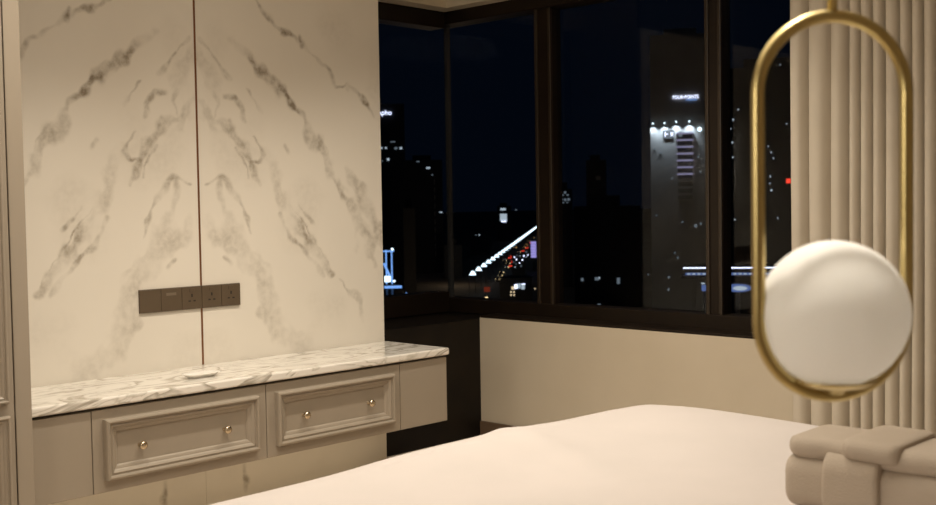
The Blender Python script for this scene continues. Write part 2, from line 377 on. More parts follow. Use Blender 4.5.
PROF = [(0, 0), (0, .019), (.003, .025), (.008, .027), (.012, .025), (.014, .017), (.017, .0165), (.022, .019), (.028, .015), (.032, .010), (.035, .0095), (.041, .007), (.044, .003), (.045, 0)]
def drawer(y0, y1, label, knobs):
    d = L(box('drawer', (D - .02, y0, zb), (D, y1, zt), 'lacquer', cab, bevel=.0015)); d['label'] = label
    bm = bmesh.new(); moulding_bm(bm, y0 + .036, y1 - .042, .297, .492, PROF, D); L(from_bm('moulding', bm, 'lacquer', d), Vector_holder)
    for ky in knobs:
        k = lathe('knob', [(.0, 0), (.0075, 0), (.0075, .002), (.0042, .004), (.0040, .014), (.006, .017), (.013, .0205), (.0145, .0245), (.013, .0285), (.007, .0315), (0, .032)], (D, ky, .392), (1, 0, 0), 'knob', d, 20)
        L(k, Vector_holder)
class _V: location = Vector((0, 0, 0))
Vector_holder = _V
drawer(-2.3675, -1.7005, 'left drawer', (-2.203, -1.878)); drawer(-1.6975, -1.0485, 'right drawer', (-1.533, -1.216))

# countertop with soft front corner
ct = box('marble_countertop', (.0015, -2.589, .5335), (.395, -.776, .5635), 'counter', bevel=.006)
tag(ct, 'white grey-veined marble countertop lying on the taupe console', 'countertop')
L(box('recess_strip', (.01, -2.585, zt), (D - .012, -.79, .5335), 'cabinet_gap', cab))

dish_loc = Vector((.262, -1.888, .5635))
ds = thing('small_dish', dish_loc, 'small white oblong dish on the countertop below the bronze strip', 'dish', rotz=math.radians(92))
def oval_bm(prof, n=36):
    bm = bmesh.new(); rings = []
    for (a, b, z) in prof:
        rings.append([bm.verts.new((math.copysign(abs(math.cos(t)) ** .7, math.cos(t)) * a, math.copysign(abs(math.sin(t)) ** .7, math.sin(t)) * b, z)) for t in [2 * math.pi * i / n for i in range(n)]])
    for p, q in zip(rings, rings[1:]):
        for i in range(n): bm.faces.new((p[i], p[(i + 1) % n], q[(i + 1) % n], q[i]))
    bm.faces.new(rings[0][::-1]); bm.faces.new(rings[-1]); return bm
from_bm('body', oval_bm([(.050, .022, .004), (.062, .030, .008), (.070, .036, .0125), (.072, .038, .0145), (.070, .036, .0155), (.064, .031, .012), (.045, .02, .009)]), 'dish', ds, smooth=True)
from_bm('foot', oval_bm([(.05, .022, 0), (.05, .022, .005)]), 'dish', ds)

# ------------------------------------------------------------------ socket strip
ss = thing('socket_strip', (0, (-1.9745 - 1.5388) / 2, .780), 'brown five-module electrical socket strip mounted across the marble wall', 'electrical socket')
mw = .4357 / 5
def S(o): return L(o, ss)
S(box('back_plate', (.0006, -1.9745, .780), (.006, -1.5388, .866), 'socket', ss, bevel=.001))
for i in range(5):
    y0 = -1.9745 + i * mw
    g = S(box('module', (.006, y0 + .0008, .7815), (.0095, y0 + mw - .0008, .8645), 'socket', ss, bevel=.0012)); yc = y0 + mw / 2
    if i == 1:
        L(box('data_label', (.0095, yc - .022, .838), (.0101, yc + .02, .848), 'socket_light', g), Vector_holder)
    if i >= 2:
        L(boxes('pin_holes', [((.0094, yc - .003, .826), (.0101, yc + .003, .838)), ((.0094, yc - .0155, .809), (.0101, yc - .006, .814)), ((.0094, yc + .006, .809), (.0101, yc + .0155, .814))], 'socket_dark', g), Vector_holder)
        L(box('rocker_switch', (.0095, yc - .011, .845), (.0112, yc + .011, .858), 'socket', g, bevel=.0008), Vector_holder)

# ------------------------------------------------------------------ tall wardrobe at the left edge
wx = .45
wd = thing('wardrobe', (.22, -2.9, 0), 'tall taupe wardrobe with moulded door at the left end of the console', 'wardrobe')
def Wd(o): return L(o, wd)
Wd(box('carcass', (.001, -3.45, .0), (wx - .024, -2.605, 2.55), 'cabinet_gap', wd))
Wd(box('side_panel', (.001, -2.605, 0), (wx - .0225, -2.592, 2.55), 'lacquer', wd, bevel=.0015))
Wd(box('end_stile', (wx - .022, -2.641, 0), (wx, -2.592, 2.55), 'lacquer', wd, bevel=.0015))
dr = Wd(box('door', (wx - .022, -3.05, .06), (wx, -2.645, 2.54), 'lacquer', wd, bevel=.0015))
for (z0, z1) in ((.12, .563), (.60, 2.48)):
    bm = bmesh.new(); moulding_bm(bm, -3.0, -2.664, z0, z1, [(i * .7, h * .8) for i, h in PROF], wx); L(from_bm('moulding', bm, 'lacquer', dr), Vector_holder)
dr = Wd(box('door', (wx - .022, -3.45, .06), (wx, -3.054, 2.54), 'lacquer', wd, bevel=.0015))

# ------------------------------------------------------------------ bed
BX0, BX1, BY0, BY1 = 1.558, 3.62, -2.86, -1.245
bed = thing('bed', ((BX0 + BX1) / 2, (BY0 + BY1) / 2, 0), 'wide bed covered by a smooth cream bedspread, corner towards the window', 'bed')
def B(o): return L(o, bed)
B(box('bed_base', (BX0 + .07, BY0 + .07, .08), (BX1 - .02, BY1 - .07, .28), 'bed_base', bed, bevel=.02))
for (x, y) in ((BX0 + .12, BY0 + .12), (BX0 + .12, BY1 - .12), (BX1 - .1, BY0 + .12), (BX1 - .1, BY1 - .12)):
    B(box('leg', (x - .025, y - .025, 0), (x + .025, y + .025, .08), 'cabinet_gap', bed, bevel=.004))
B(box('mattress', (BX0 + .05, BY0 + .05, .28), (BX1 - .02, BY1 - .05, .455), 'mattress', bed, bevel=.04))
def sm(t): t = min(1, max(0, t)); return t * t * (3 - 2 * t)
def bed_top(x, y):
    z = .524 + .036 * sm((x - BX0 - .01) / .22) * (.8 + .2 * sm((BY1 - y) / .30))
    z += .005 * math.sin(4.1 * x - 3.3 * y + 1) + .004 * math.sin(7.3 * x + 5.1 * y) + .006 * noise.noise(Vector((x * 3.1, y * 3.1, .3)))
    # soft creases running in from the foot corner
    d = (x - BX0) * .45 + (y - BY1 + .55); z += .007 * math.exp(-(d / .05) ** 2) * (1 - sm((x - BX0 - .2) / .8))
    return z
def bedspread():
    r = .085; nx, ny = 150, 130; hang = .30; arc = r * math.pi / 2
    bm = bmesh.new()
    def fold(s):
        if s <= 0: return s, 0.
        if s < arc: return r * math.sin(s / r), r * (1 - math.cos(s / r))
        return r, r + (s - arc)
    X0, X1, Y0, Y1 = BX0 + r, BX1, BY0 + r, BY1 - r
    us = np.linspace(X0 - arc - hang, X1, nx); vs = np.linspace(Y0 - arc - hang, Y1 + arc + hang, ny)
    g = []
    for u in us:
        row = []
        for v in vs:
            sx, sy = X0 - u, (v - Y1 if v > Y1 else Y0 - v)
            fx, dx = fold(sx); fy, dy = fold(sy)
            x = X0 - fx; y = (Y1 + fy) if v > Y1 else ((Y0 - fy) if v < Y0 else v)
            if sx > 0 and sy > 0:                     # rounded corner
                k = math.hypot(sx, sy); f_, d_ = fold(k); x = X0 - f_ * sx / k; y = (Y1 + f_ * sy / k) if v > Y1 else (Y0 - f_ * sy / k); drop = d_
            else:
                drop = max(dx, dy)
            z = bed_top(min(max(x, BX0), BX1), min(max(y, BY0), BY1)) - drop
            if drop > r:
                k = (drop - r); wv = .012 * min(1, k / .15) * math.sin((x + y) * 23)
                if sx > 0: x -= wv + .012
                if sy > 0: y += (wv + .012) * (1 if v > Y1 else -1)
            row.append(bm.verts.new((x, y, max(z, .03))))
        g.append(row)
    for i in range(nx - 1):
        for j in range(ny - 1): bm.faces.new((g[i][j], g[i + 1][j], g[i + 1][j + 1], g[i][j + 1]))
    o = from_bm('bedspread', bm, 'duvet', bed, smooth=True)
    s = o.modifiers.new('thick', 'SOLIDIFY'); s.thickness = .012; s.offset = -1
    return B(o)
bedspread()

# ------------------------------------------------------------------ folded blanket with a fabric band, lying on the bed
bz = bed_top(2.75, -2.0) + .012
bp = on_z(782, 507, bz); bx0, bx1, by0, bw = bp.x, bp.x + .55, bp.y, .175
bl = thing('folded_blanket', (bx0, by0, bz), 'thick folded beige blanket tied with a wide cloth band, on the bed', 'blanket')
def roll(name, prof, x0, x1, m, cap=.03, nx=26, parent=bl, wob=.004, closed_caps=True):
    """extrude a closed (y, z) outline along x, rounding its ends, with soft unevenness"""
    bm = bmesh.new(); rings = []
    cy = sum(p[0] for p in prof) / len(prof); cz = sum(p[1] for p in prof) / len(prof)
    xs = [x0 + (x1 - x0) * i / (nx - 1) for i in range(nx)]
    if cap: xs = sorted(set(xs + [x0 + cap * k for k in (.08, .3, .6)] + [x1 - cap * k for k in (.08, .3, .6)]))
    for x in xs:
        e = min(x - x0, x1 - x)
        ins = 0 if e >= cap else cap * (1 - math.sqrt(max(0, 1 - (1 - e / cap) ** 2))) if cap else 0
        ring = []
        for (y, z) in prof:
            d = Vector((y - cy, z - cz)); ln = d.length; s = (ln - ins * .8) / ln if ln > 1e-6 else 1
            q = wob * noise.noise(Vector((x * 11, y * 13, z * 13)))
            ring.append(bm.verts.new((x, cy + d.x * s + q, cz + d.y * s + q * .6)))
        rings.append(ring)
    n = len(prof)
    for a, b in zip(rings, rings[1:]):
        for i in range(n): bm.faces.new((a[i], a[(i + 1) % n], b[(i + 1) % n], b[i]))
    bm.faces.new(rings[0][::-1]); bm.faces.new(rings[-1])
    return from_bm(name, bm, m, parent, smooth=True)
def rrect(y0, y1, z0, z1, r, n=7, rtop=None):
    P = []
    for (cy, cz, a0, rr) in ((y1 - r, z0 + r, -90, r), (y1 - (rtop or r), z1 - (rtop or r), 0, rtop or r), (y0 + (rtop or r), z1 - (rtop or r), 90, rtop or r), (y0 + r, z0 + r, 180, r)):
        for i in range(n): a = math.radians(a0 + 90 * i / (n - 1)); P.append((cy + rr * math.cos(a), cz + rr * math.sin(a)))
    return P
LW = bx1 - bx0
roll('lower_fold', rrect(0, bw, 0, .102, .032), 0, LW, 'blanket', cap=.022)
roll('upper_fold', rrect(.004, bw - .006, .096, .138, .0205), .004, LW - .006, 'blanket', cap=.03)
band0, band1 = .085, .190
def shell(prof, t):
    cy = sum(p[0] for p in prof) / len(prof); cz = sum(p[1] for p in prof) / len(prof)
    return prof
b1 = roll('cloth_band', rrect(-.015, bw + .010, .0015, .122, .034, rtop=.040), band0, band1, 'blanket', cap=.010, nx=12, wob=.003)
roll('band_flap', rrect(-.012, bw + .006, .110, .148, .0185), band0 + .035, band1 + .035, 'blanket', cap=.022, nx=12, parent=b1, wob=.003)

# ------------------------------------------------------------------ globe pendant
dpt = 1.2; k = dpt / F_PX
pc = at(833, 205, dpt); axis_x, axis_y = pc.x, pc.y
z_top, z_bot = at(831, 17.5, dpt).z, at(831, 397, dpt).z
pd = thing('globe_pendant', (axis_x, axis_y, z_top), 'brass loop pendant lamp holding a white opal glass globe', 'pendant lamp')
def Pd(o): return L(o, pd)
th = math.radians(24); ray = Vector((axis_x - CAM_LOC.x, axis_y - CAM_LOC.y, 0)).normalized(); hd = -(Vector((ray.y, -ray.x, 0)) * math.cos(th) + ray * math.sin(th))
hw = 70.5 * k / math.cos(th); tr = 6.7 * k
axis = Vector((axis_x, axis_y, 0)); pts = []
for i in range(25):
    a = math.pi * i / 24; pts.append(axis + hd * hw * math.cos(a) + Vector((0, 0, z_top - hw + hw * math.sin(a))))
for i in range(1, 8): pts.append(axis - hd * hw + Vector((0, 0, (z_top - hw) + (z_bot - z_top + 2 * hw) * i / 8)))
for i in range(25):
    a = math.pi + math.pi * i / 24; pts.append(axis + hd * hw * math.cos(a) + Vector((0, 0, z_bot + hw + hw * math.sin(a))))
for i in range(1, 8): pts.append(axis + hd * hw + Vector((0, 0, (z_bot + hw) + (z_top - z_bot - 2 * hw) * i / 8)))
Pd(tube('loop', pts, tr, 'brass', pd, 14, True))
Pd(tube('stem', [axis + Vector((0, 0, z_top)), axis + Vector((0, 0, CEIL - .02))], 5.2 * k, 'brass', pd, 12))
Pd(lathe('ceiling_cup', [(0, 0), (.05, 0), (.05, .02), (0, .02)], (axis_x, axis_y, CEIL - .0205), (0, 0, 1), 'brass', pd, 32))
gr = 73.8 * k; gz = z_bot + gr + 9 * k
gl = Pd(lathe('globe', [(gr * math.sin(math.pi * i / 32), gr - gr * math.cos(math.pi * i / 32)) for i in range(33)], (axis_x, axis_y, gz - gr), (0, 0, 1), 'opal', pd, 64))
Pd(lathe('globe_cup', [(0, -.004), (.012, -.004), (.016, .002), (.034, .0045), (.044, .010), (.046, .0125), (.040, .0105), (.02, .004), (0, .003)], (axis_x, axis_y, z_bot + 6 * k), (0, 0, 1), 'brass', pd, 32))

# ------------------------------------------------------------------ curtain
def curtain():
    rnd = random.Random(4); bm = bmesh.new()
    xs, ys = [], []; x = 1.592; pts = []
    edges = [790, 808, 830, 848, 859, 871, 883, 898, 910, 922, 936]
    bounds = [at_y(e, -.10) for e in edges]
    while bounds[-1] < 3.6: bounds.append(bounds[-1] + rnd.uniform(.042, .062))
    for x0, x1 in zip(bounds, bounds[1:]):
        p = x1 - x0; dep = .062 if p > .06 else .052
        for (t, h) in ((0, 0), (.03, .35), (.08, .68), (.16, .88), (.28, .97), (.42, 1), (.55, .98), (.66, .9), (.75, .76), (.82, .56), (.88, .3), (.93, .08), (.97, 0)):
            pts.append((x0 + p * t, -.055 - dep * h))
    zs = [.015 + (2.55 - .015) * j / 24 for j in range(25)]
    rows = []
    for z in zs:
        rows.append([bm.verts.new((px + .003 * math.sin(z * 2 + px * 9), py + .006 * noise.noise(Vector((px * 14, z * .8, 1))), z)) for (px, py) in pts])
    for a, b in zip(rows, rows[1:]):
        for j in range(len(pts) - 1): bm.faces.new((a[j], a[j + 1], b[j + 1], b[j]))
    o = from_bm('curtain', bm, 'curtain', smooth=True)
    s = o.modifiers.new('thick', 'SOLIDIFY'); s.thickness = .002
    return tag(o, 'full-length beige pleated curtain at the right end of the window', 'curtain')
curtain()
rail = tag(box('curtain_rail', (1.55, -.135, 2.552), (5.15, -.105, 2.598), 'frame', bevel=.004), 'straight curtain rail under the ceiling above the beige curtain', 'curtain rail')

# ------------------------------------------------------------------ the city below, at its real distances
GZ = -30.
struct(box('ground', (-3500, .5, GZ - 1), (600, 4500, GZ), 'asphalt'))
r0, r1 = on_z(469, 272.5, GZ + 9), on_z(536, 226.2, GZ + 9)
rdir = Vector((r1.x - r0.x, r1.y - r0.y, 0)); RL = rdir.length; rdir.normalize(); rn = Vector((rdir.y, -rdir.x, 0))
def strip(name, a, b, w0, w1, z, m):
    bm = bmesh.new(); P = [a + rn * w0, a + rn * w1, b + rn * w1, b + rn * w0]
    lo = [bm.verts.new((p.x, p.y, z)) for p in P]; hi = [bm.verts.new((p.x, p.y, z + .12)) for p in P]
    bm.faces.new(lo[::-1]); bm.faces.new(hi)
    for i in range(4): bm.faces.new((lo[i], lo[(i + 1) % 4], hi[(i + 1) % 4], hi[i]))
    return from_bm(name, bm, m)
struct(strip('road', r0 - rdir * 120, r0 + rdir * 2600, 1.5, 26, GZ, 'road'))
ORD = 'first second third fourth fifth sixth seventh eighth ninth tenth eleventh twelfth thirteenth fourteenth fifteenth sixteenth'.split()
def street_lamp(loc, label, group):
    t = thing('street_lamp', loc, label, 'street lamp', group, math.atan2(rn.y, rn.x))
    tube('pole', [(0, 0, 0), (0, 0, 8.2), (.4, 0, 8.7), (1.2, 0, 8.9)], .09, 'pole', t, 8)
    bm = bmesh.new()                                 # fan-shaped luminaire
    for (y, s) in ((-.9, .45), (0, 1), (.9, .45)): pass
    ring0 = [(.9, -.25, 9.5), (1.5, -.25, 9.5), (1.5, .25, 9.5), (.9, .25, 9.5)]; ring1 = [(.1, -1.15, 8.2), (2.3, -1.15, 8.2), (2.3, 1.15, 8.2), (.1, 1.15, 8.2)]
    a = [bm.verts.new(p) for p in ring0]; b = [bm.verts.new(p) for p in ring1]
    bm.faces.new(a); bm.faces.new(b[::-1])
    for i in range(4): bm.faces.new((a[i], b[i], b[(i + 1) % 4], a[(i + 1) % 4]))
    from_bm('lamp_head', bm, 'lamp_white', t)
    return t
def copy_tree(o, parent=None):
    c = o.copy(); C.objects.link(c)
    if parent: c.parent = parent
    for ch in o.children: copy_tree(ch, c)
    return c
n_l = 32; first = None
for i in range(n_l):
    loc = r0 + rdir * (RL * i / (n_l - 1)); loc.z = GZ
    lab = ('%s white street lamp from the near end of the lit row along the road' % ORD[i]) if i < 12 else 'far white street lamp in the merged upper stretch of the lit row along the road'
    if first is None: first = street_lamp(loc, lab, 'street lamps along the road')
    else:
        c = copy_tree(first); c.location = loc; c['label'] = lab

def car(p, label, lights, back):
    t = thing('car', p, label, 'car', 'cars on the road outside', math.atan2(rdir.y, rdir.x) + (0 if back else math.pi))
    bm = bmesh.new(); add_box(bm, (-2.1, -.85, .25), (2.1, .85, .85)); from_bm('body', bm, 'car_paint', t, bevel=.15)
    bm = bmesh.new()
    a = [bm.verts.new(q) for q in ((-1.4, -.75, .85), (1.1, -.75, .85), (1.1, .75, .85), (-1.4, .75, .85))]; b = [bm.verts.new(q) for q in ((-.9, -.6, 1.4), (.5, -.6, 1.4), (.5, .6, 1.4), (-.9, .6, 1.4))]
    bm.faces.new(a[::-1]); bm.faces.new(b)
    for i in range(4): bm.faces.new((a[i], a[(i + 1) % 4], b[(i + 1) % 4], b[i]))
    from_bm('cabin', bm, 'car_glass', t)
    for s in (-1, 1): box('rear_lamp', (-2.25, s * .55 - .42, .4), (-2.08, s * .55 + .42, 1.05), 'red_light' if back else lights, t)
    for x in (-1.3, 1.3):
        for s in (-1, 1): lathe('wheel', [(0, 0), (.32, 0), (.32, .2), (0, .2)], (x, s * .75 - .1, .32), (0, 1, 0), 'socket_dark', t, 12)
for (px, py, L_, back, lab) in ((504.5, 261, 'lamp_warm', False, 'car with a tall warm headlight nearest the near row of street lamps'),
                          (513, 262, 'yellow_light', True, 'car with red tail lights right of the warm headlight car'),
                          (506.5, 268, 'lamp_warm', False, 'car with white headlights just below the red tail lights'),
                          (501.5, 273, 'lamp_warm', False, 'car with warm headlights lower on the road, third from below'),
                          (497.5, 280, 'lamp_warm', False, 'lowest car on the road, warm headlights above the plaza'),
                          (515, 248, 'yellow_light', False, 'car with wide yellow lights under the far lamp row'),
                          (526, 245, 'yellow_light', False, 'car with orange lights beside the lilac screen'),
                          (520, 255, 'red_light', True, 'car with red tail lights left of the lilac screen'),
                          (510, 258, 'red_light', True, 'car with red tail lights in the middle of the road'),
                          (533, 238, 'yellow_light', False, 'farthest car with orange lights near the window mullion')):
    p = on_z(px, py, GZ + .7); p.z = GZ + .12
    car(p, lab, L_, back)

for (px, py, L_, back) in ((508, 264, 'lamp_warm', False), (517, 258.5, 'red_light', True), (523, 251, 'red_light', True), (519, 252.5, 'yellow_light', False), (512, 256.5, 'yellow_light', True),
                           (511, 266, 'red_light', True), (524, 247.5, 'yellow_light', False), (529, 241.5, 'yellow_light', False), (527, 248, 'red_light', True), (516, 261, 'red_light', True), (500, 276.5, 'lamp_warm', False), (531, 243, 'red_light', True)):
    p = on_z(px, py, GZ + .7); p.z = GZ + .12
    car(p, 'tiny distant car of which only the lit lamps show on the dark road', L_, back)
def facing(p): return math.atan2(CAM_LOC.y - p.y, CAM_LOC.x - p.x) + math.pi / 2     # yaw whose -y side looks to this room
def building(name, px0, px1, pytop, depth, deep, m, label, cat='building', turn=0., zbase=GZ):
    """a tower standing on the ground; local x runs along its front, local -y faces the room"""
    c = at((px0 + px1) / 2, pytop, depth); wdt = (px1 - px0) / F_PX * depth
    t = thing(name, (c.x, c.y, zbase), label, cat, None, facing(c) + turn); h = c.z - zbase
    boxes('facade', [((-wdt / 2, 0, 0), (wdt / 2, deep, h)), ((-wdt * .3, deep * .3, h), (wdt * .2, deep * .6, h + 2.5))], m, t)
    t['sx'] = wdt; t['h'] = h; s = depth / F_PX; cx, cy = (px0 + px1) / 2, pytop
    def loc(px, py): return ((px - cx) * s, h - (py - cy) * s)
    def win(px, py, w_, h_, mm, nm='window', d=.25):
        x, z = loc(px, py); return box(nm, (x - w_ * s / 2, -d, z - h_ * s / 2), (x + w_ * s / 2, .05, z + h_ * s / 2), mm, t)
    return t, loc, win, s

# tower with a lit name sign, its foot behind the marble wall
t, loc, win, s = building('office_tower', 330, 404, 104, 420, 25, 'facade_dark', 'dark tower with small blue-white sign lettering beside the marble wall edge')
o = text_mesh('mpho', 2.5, 'sign_white', 'sign_lettering', t, .1); x, z = loc(383, 113); o.location = (x + .3, -.4, z); o.rotation_euler = (math.pi / 2, 0, 0)
for (px, py, a, b, mm) in ((380.5, 148, 2, 2, 'win_white'), (385, 148, 2, 1.6, 'win_white'), (395, 148.5, 3, 2.2, 'win_dim'), (400, 148.5, 2.5, 2.2, 'win_white'), (392, 142, 5, 1, 'win_dim'), (387, 159.5, 2.4, 2.4, 'win_white'), (381, 161, 1.5, 1.2, 'win_dim')): win(px, py, a, b, mm)
t, loc, win, s = building('apartment_tower', 405, 442, 160, 520, 22, 'facade_dark', 'dark tower with one bright window, left of the window corner joint')
for (px, py, a, b, mm) in ((428, 168, 4, 1.8, 'win_white'), (418, 161.5, 3, 1, 'win_dim'), (440, 212.5, 3, 1.2, 'win_white'), (432, 175, 1.2, 1.2, 'win_dim')): win(px, py, a, b, mm)
for yv in range(182, 262, 8): win(434, yv, .8, 5, 'facade_grey', 'pilaster')
t, loc, win, s = building('apartment_tower', 403, 415, 208, 330, 16, 'facade_black', 'small dark tower behind the blue lit gantry')
t, loc, win, s = building('low_tower', 444, 462, 245, 480, 16, 'facade_dark', 'low dark block with stacked small lights beside the corner joint')
for (px, py) in ((449, 247.5), (452, 247), (450, 256), (450, 259), (450.5, 252)): win(px, py, 1.4, 1.8, 'win_dim')
t, loc, win, s = building('far_tower', 497, 511, 206, 950, 25, 'facade_dark', 'far slim tower with a white glowing panel above the street lamps')
win(503, 209.2, 5.5, 2.2, 'win_white', 'lit_panel'); win(503.3, 217.5, 7, 7.5, 'win_white', 'lit_panel'); win(503.5, 221, 5, 2, 'sign_white', 'lit_panel'); win(516, 210, 2, 1, 'win_dim')
for (px, py) in ((477, 235), (480, 235)): pass
t, loc, win, s = building('low_tower', 470, 490, 232, 700, 20, 'facade_dark', 'dark block with two tiny lights behind the street lamps')
win(476, 235, 1.2, 1, 'win_dim'); win(479.3, 235, 1.4, 1.1, 'win_white')

# blue-lit gantry at the foot of the marble wall edge
g0 = at(390, 250, 150); gs = 150 / F_PX
gt = thing('sign_gantry', (g0.x, g0.y, GZ), 'blue-white lit sign gantry low beside the marble wall edge', 'lit gantry', None, facing(g0)); gh = g0.z - GZ
def gxz(px, py): return ((px - 390) * gs, gh - (py - 250) * gs)
for px in (386, 391.5):
    x, z = gxz(px, 250); x2, z2 = gxz(px, 284); tube('post', [(x, 0, 0), (x, 0, z2)], .16, 'pole', gt, 8)
    box('light_column', (x - .09, -.2, z2), (x + .09, .1, z), 'sign_blue', gt)
x, z = gxz(382, 250.5); x2, z2 = gxz(394, 251.8); box('top_light_bar', (x, -.2, z2), (x2, .1, z), 'sign_blue', gt)
a = gxz(383.5, 263); b = gxz(391.5, 281); tube('diagonal_light', [(a[0], -.1, a[1]), (b[0], -.1, b[1])], .15, 'sign_blue', gt, 8)
a = gxz(384, 276); b = gxz(390, 282); box('light_panel', (a[0], -.25, b[1]), (b[0], 0, a[1]), 'lamp_white', gt)
for (px, py) in ((392.3, 249), (393.5, 281)):
    a = gxz(px, py); lathe('floodlight', [(0, -.16), (.14, -.11), (.19, 0), (.14, .11), (0, .16)], (a[0], -.45, a[1]), (0, 0, 1), 'lamp_white', gt, 12)
a = gxz(383.5, 286); b = gxz(401, 288); box('canopy_light', (a[0], -.9, b[1]), (b[0], .4, a[1]), 'sign_blue', gt)
for (px, y0, y1) in ((405.5, 293, 303), (400.5, 299, 302)):
    a = gxz(px, y0); b = gxz(px, y1); box('tube_light', (a[0] - .08, -.3, b[1]), (a[0] + .08, -.1, a[1]), 'sign_blue', gt); tube('post', [(a[0], -.2, 0), (a[0], -.2, b[1])], .06, 'pole', gt, 8)
lamp('gantry_glow', 'POINT', at(391, 268, 146), 160, (.2, .42, 1), .5)

# lilac LED screen by the road
q = at(533.5, 249.5, 520); t = thing('led_screen', (q.x, q.y, GZ), 'tall lilac advertising screen at the roadside beside the window mullion', 'advertising screen', None, facing(q)); s5 = 520 / F_PX; h5 = q.z - GZ
box('frame', (-3.0 * s5, .02, h5 - 8.6 * s5), (3.0 * s5, 1, h5 + 8.6 * s5), 'facade_dark', t)
for j in range(6): box('screen', (-2.7 * s5, -.1, h5 + (-8.2 + j * 2.75) * s5), (2.7 * s5, .02, h5 + (-5.7 + j * 2.75) * s5), 'sign_lilac', t)
tube('pole', [(0, .5, 0), (0, .5, h5)], .4, 'pole', t, 10)
q = at(518, 262, 480); t = thing('shop_sign', (q.x, q.y, GZ), 'cluster of white lit shop lights at the roadside below the lilac screen', 'lit sign', None, facing(q)); s5 = 480 / F_PX; h5 = q.z - GZ
box('back_board', (-6 * s5, .05, 0), (7 * s5, 2, h5 + 8 * s5), 'facade_dark', t)
rnd = random.Random(8)
for (px, py) in [(514.5, 257), (517, 255.5), (520, 256), (513.8, 262), (516, 264), (519.5, 263), (522.5, 260), (524, 256), (526.5, 257), (526.5, 252), (528, 255), (516.5, 259.5), (521, 266), (515, 267)]:
    x = (px - 518) * s5; z = h5 + (262 - py) * s5; a = rnd.uniform(.8, 1.4) * s5; box('light', (x - a / 2, -.15, z - a * .7), (x + a / 2, .05, z + a * .7), rnd.choice(['win_white', 'sign_white', 'win_dim']), t)
q = at(514, 290, 300); t = thing('corner_shop', (q.x, q.y, GZ), 'low shop building with bright white and yellow windows at the foot of the road', 'building', None, facing(q)); s5 = 300 / F_PX; h5 = q.z - GZ
box('facade', (-14 * s5, .05, 0), (18 * s5, 10, h5 + 12 * s5), 'facade_dark', t)
for (px, py, a, b, m_) in ((513, 288, 3, 3, 'win_warm'), (516, 286.5, 3, 4.5, 'sign_white'), (519, 286, 3.2, 5, 'win_white'), (523, 287, 3.4, 5, 'win_white'), (523.5, 284.3, 3.5, 1, 'sign_white'), (511, 292, 1.6, 1.5, 'win_warm'), (514, 292, 1.6, 1.5, 'win_warm'), (511, 295, 1.6, 1.5, 'win_warm'), (514, 295, 1.6, 1.5, 'win_warm'), (535, 289, 1.2, 1.2, 'win_warm')):
    x = (px - 514) * s5; z = h5 + (290 - py) * s5; box('window', (x - a * s5 / 2, -.12, z - b * s5 / 2), (x + a * s5 / 2, .05, z + b * s5 / 2), m_, t)
q = at(486.5, 298.5, 290); t = thing('plaza_lamp', (q.x, q.y, GZ), 'single warm round lamp near the bottom of the window, left of the shop windows', 'street lamp'); hh = q.z - GZ
lathe('lamp_globe', [(0, -.45), (.32, -.32), (.45, 0), (.32, .32), (0, .45)], (0, 0, hh), (0, 0, 1), 'lamp_warm', t, 16); tube('pole', [(0, 0, 0), (0, 0, hh - .4)], .08, 'pole', t, 8)
q = at(487, 290, 300); hh = q.z - GZ - 1.4
t = thing('plaza_sign', (q.x, q.y, GZ), 'dull red sign panel above the single warm round lamp', 'sign', None, facing(q)); box('panel', (-.8, 0, hh + .9), (.8, .2, hh + 2.2), em('dull_red_sign', (1, .12, .05), .12), t); tube('post', [(0, .1, 0), (0, .1, hh + 1)], .1, 'pole', t, 8)
lamp('plaza_glow', 'POINT', (q.x - 8, q.y - 10, GZ + 9), 5200, (1, .68, .4), 1.)
lamp('plaza_glow', 'POINT', on_z(455, 285, GZ) + Vector((0, 0, 10)), 2500, (1, .68, .4), 1.)

# dark block between the two mullions
t, loc, win, s = building('dark_block', 574, 640, 206, 260, 25, 'facade_dark', 'wide dark building between the two window mullions with three small windows')
for (px, py, a, b, m_) in ((581.5, 279.5, 2.6, 3, 'win_dim'), (596, 278.8, 4, 3, 'win_dim'), (598.5, 278, 1.2, 2, 'win_white'), (617.5, 281, 3, 6, 'win_dim'), (598, 305, 3, 2, 'win_dim'), (647, 275, 1, 1.4, 'win_dim')): win(px, py, a, b, m_)
t, loc, win, s = building('lit_gable_house', 556, 572, 189, 420, 14, 'facade_dark', 'dark tower with a small lit gable cluster right of the first mullion')
for (px, py, a, b) in ((565, 192.5, 2.2, 2.2), (562.5, 195, 2, 1.5), (567.5, 195, 2, 1.5), (561.5, 199.5, 2.5, 2.5), (565, 199.8, 2, 2.5), (568.5, 199.5, 2.5, 2.5), (563, 202.5, 2, 1), (567, 202.5, 2, 1)): win(px, py, a, b, 'win_dim')
t, loc, win, s = building('dark_block', 586, 606, 160, 520, 18, 'facade_dark', 'slim dark tower with a faint window behind the wide dark building')
win(591.5, 198.5, 1.6, 1.4, 'win_white'); win(598, 178, 5, 4, 'facade_grey')

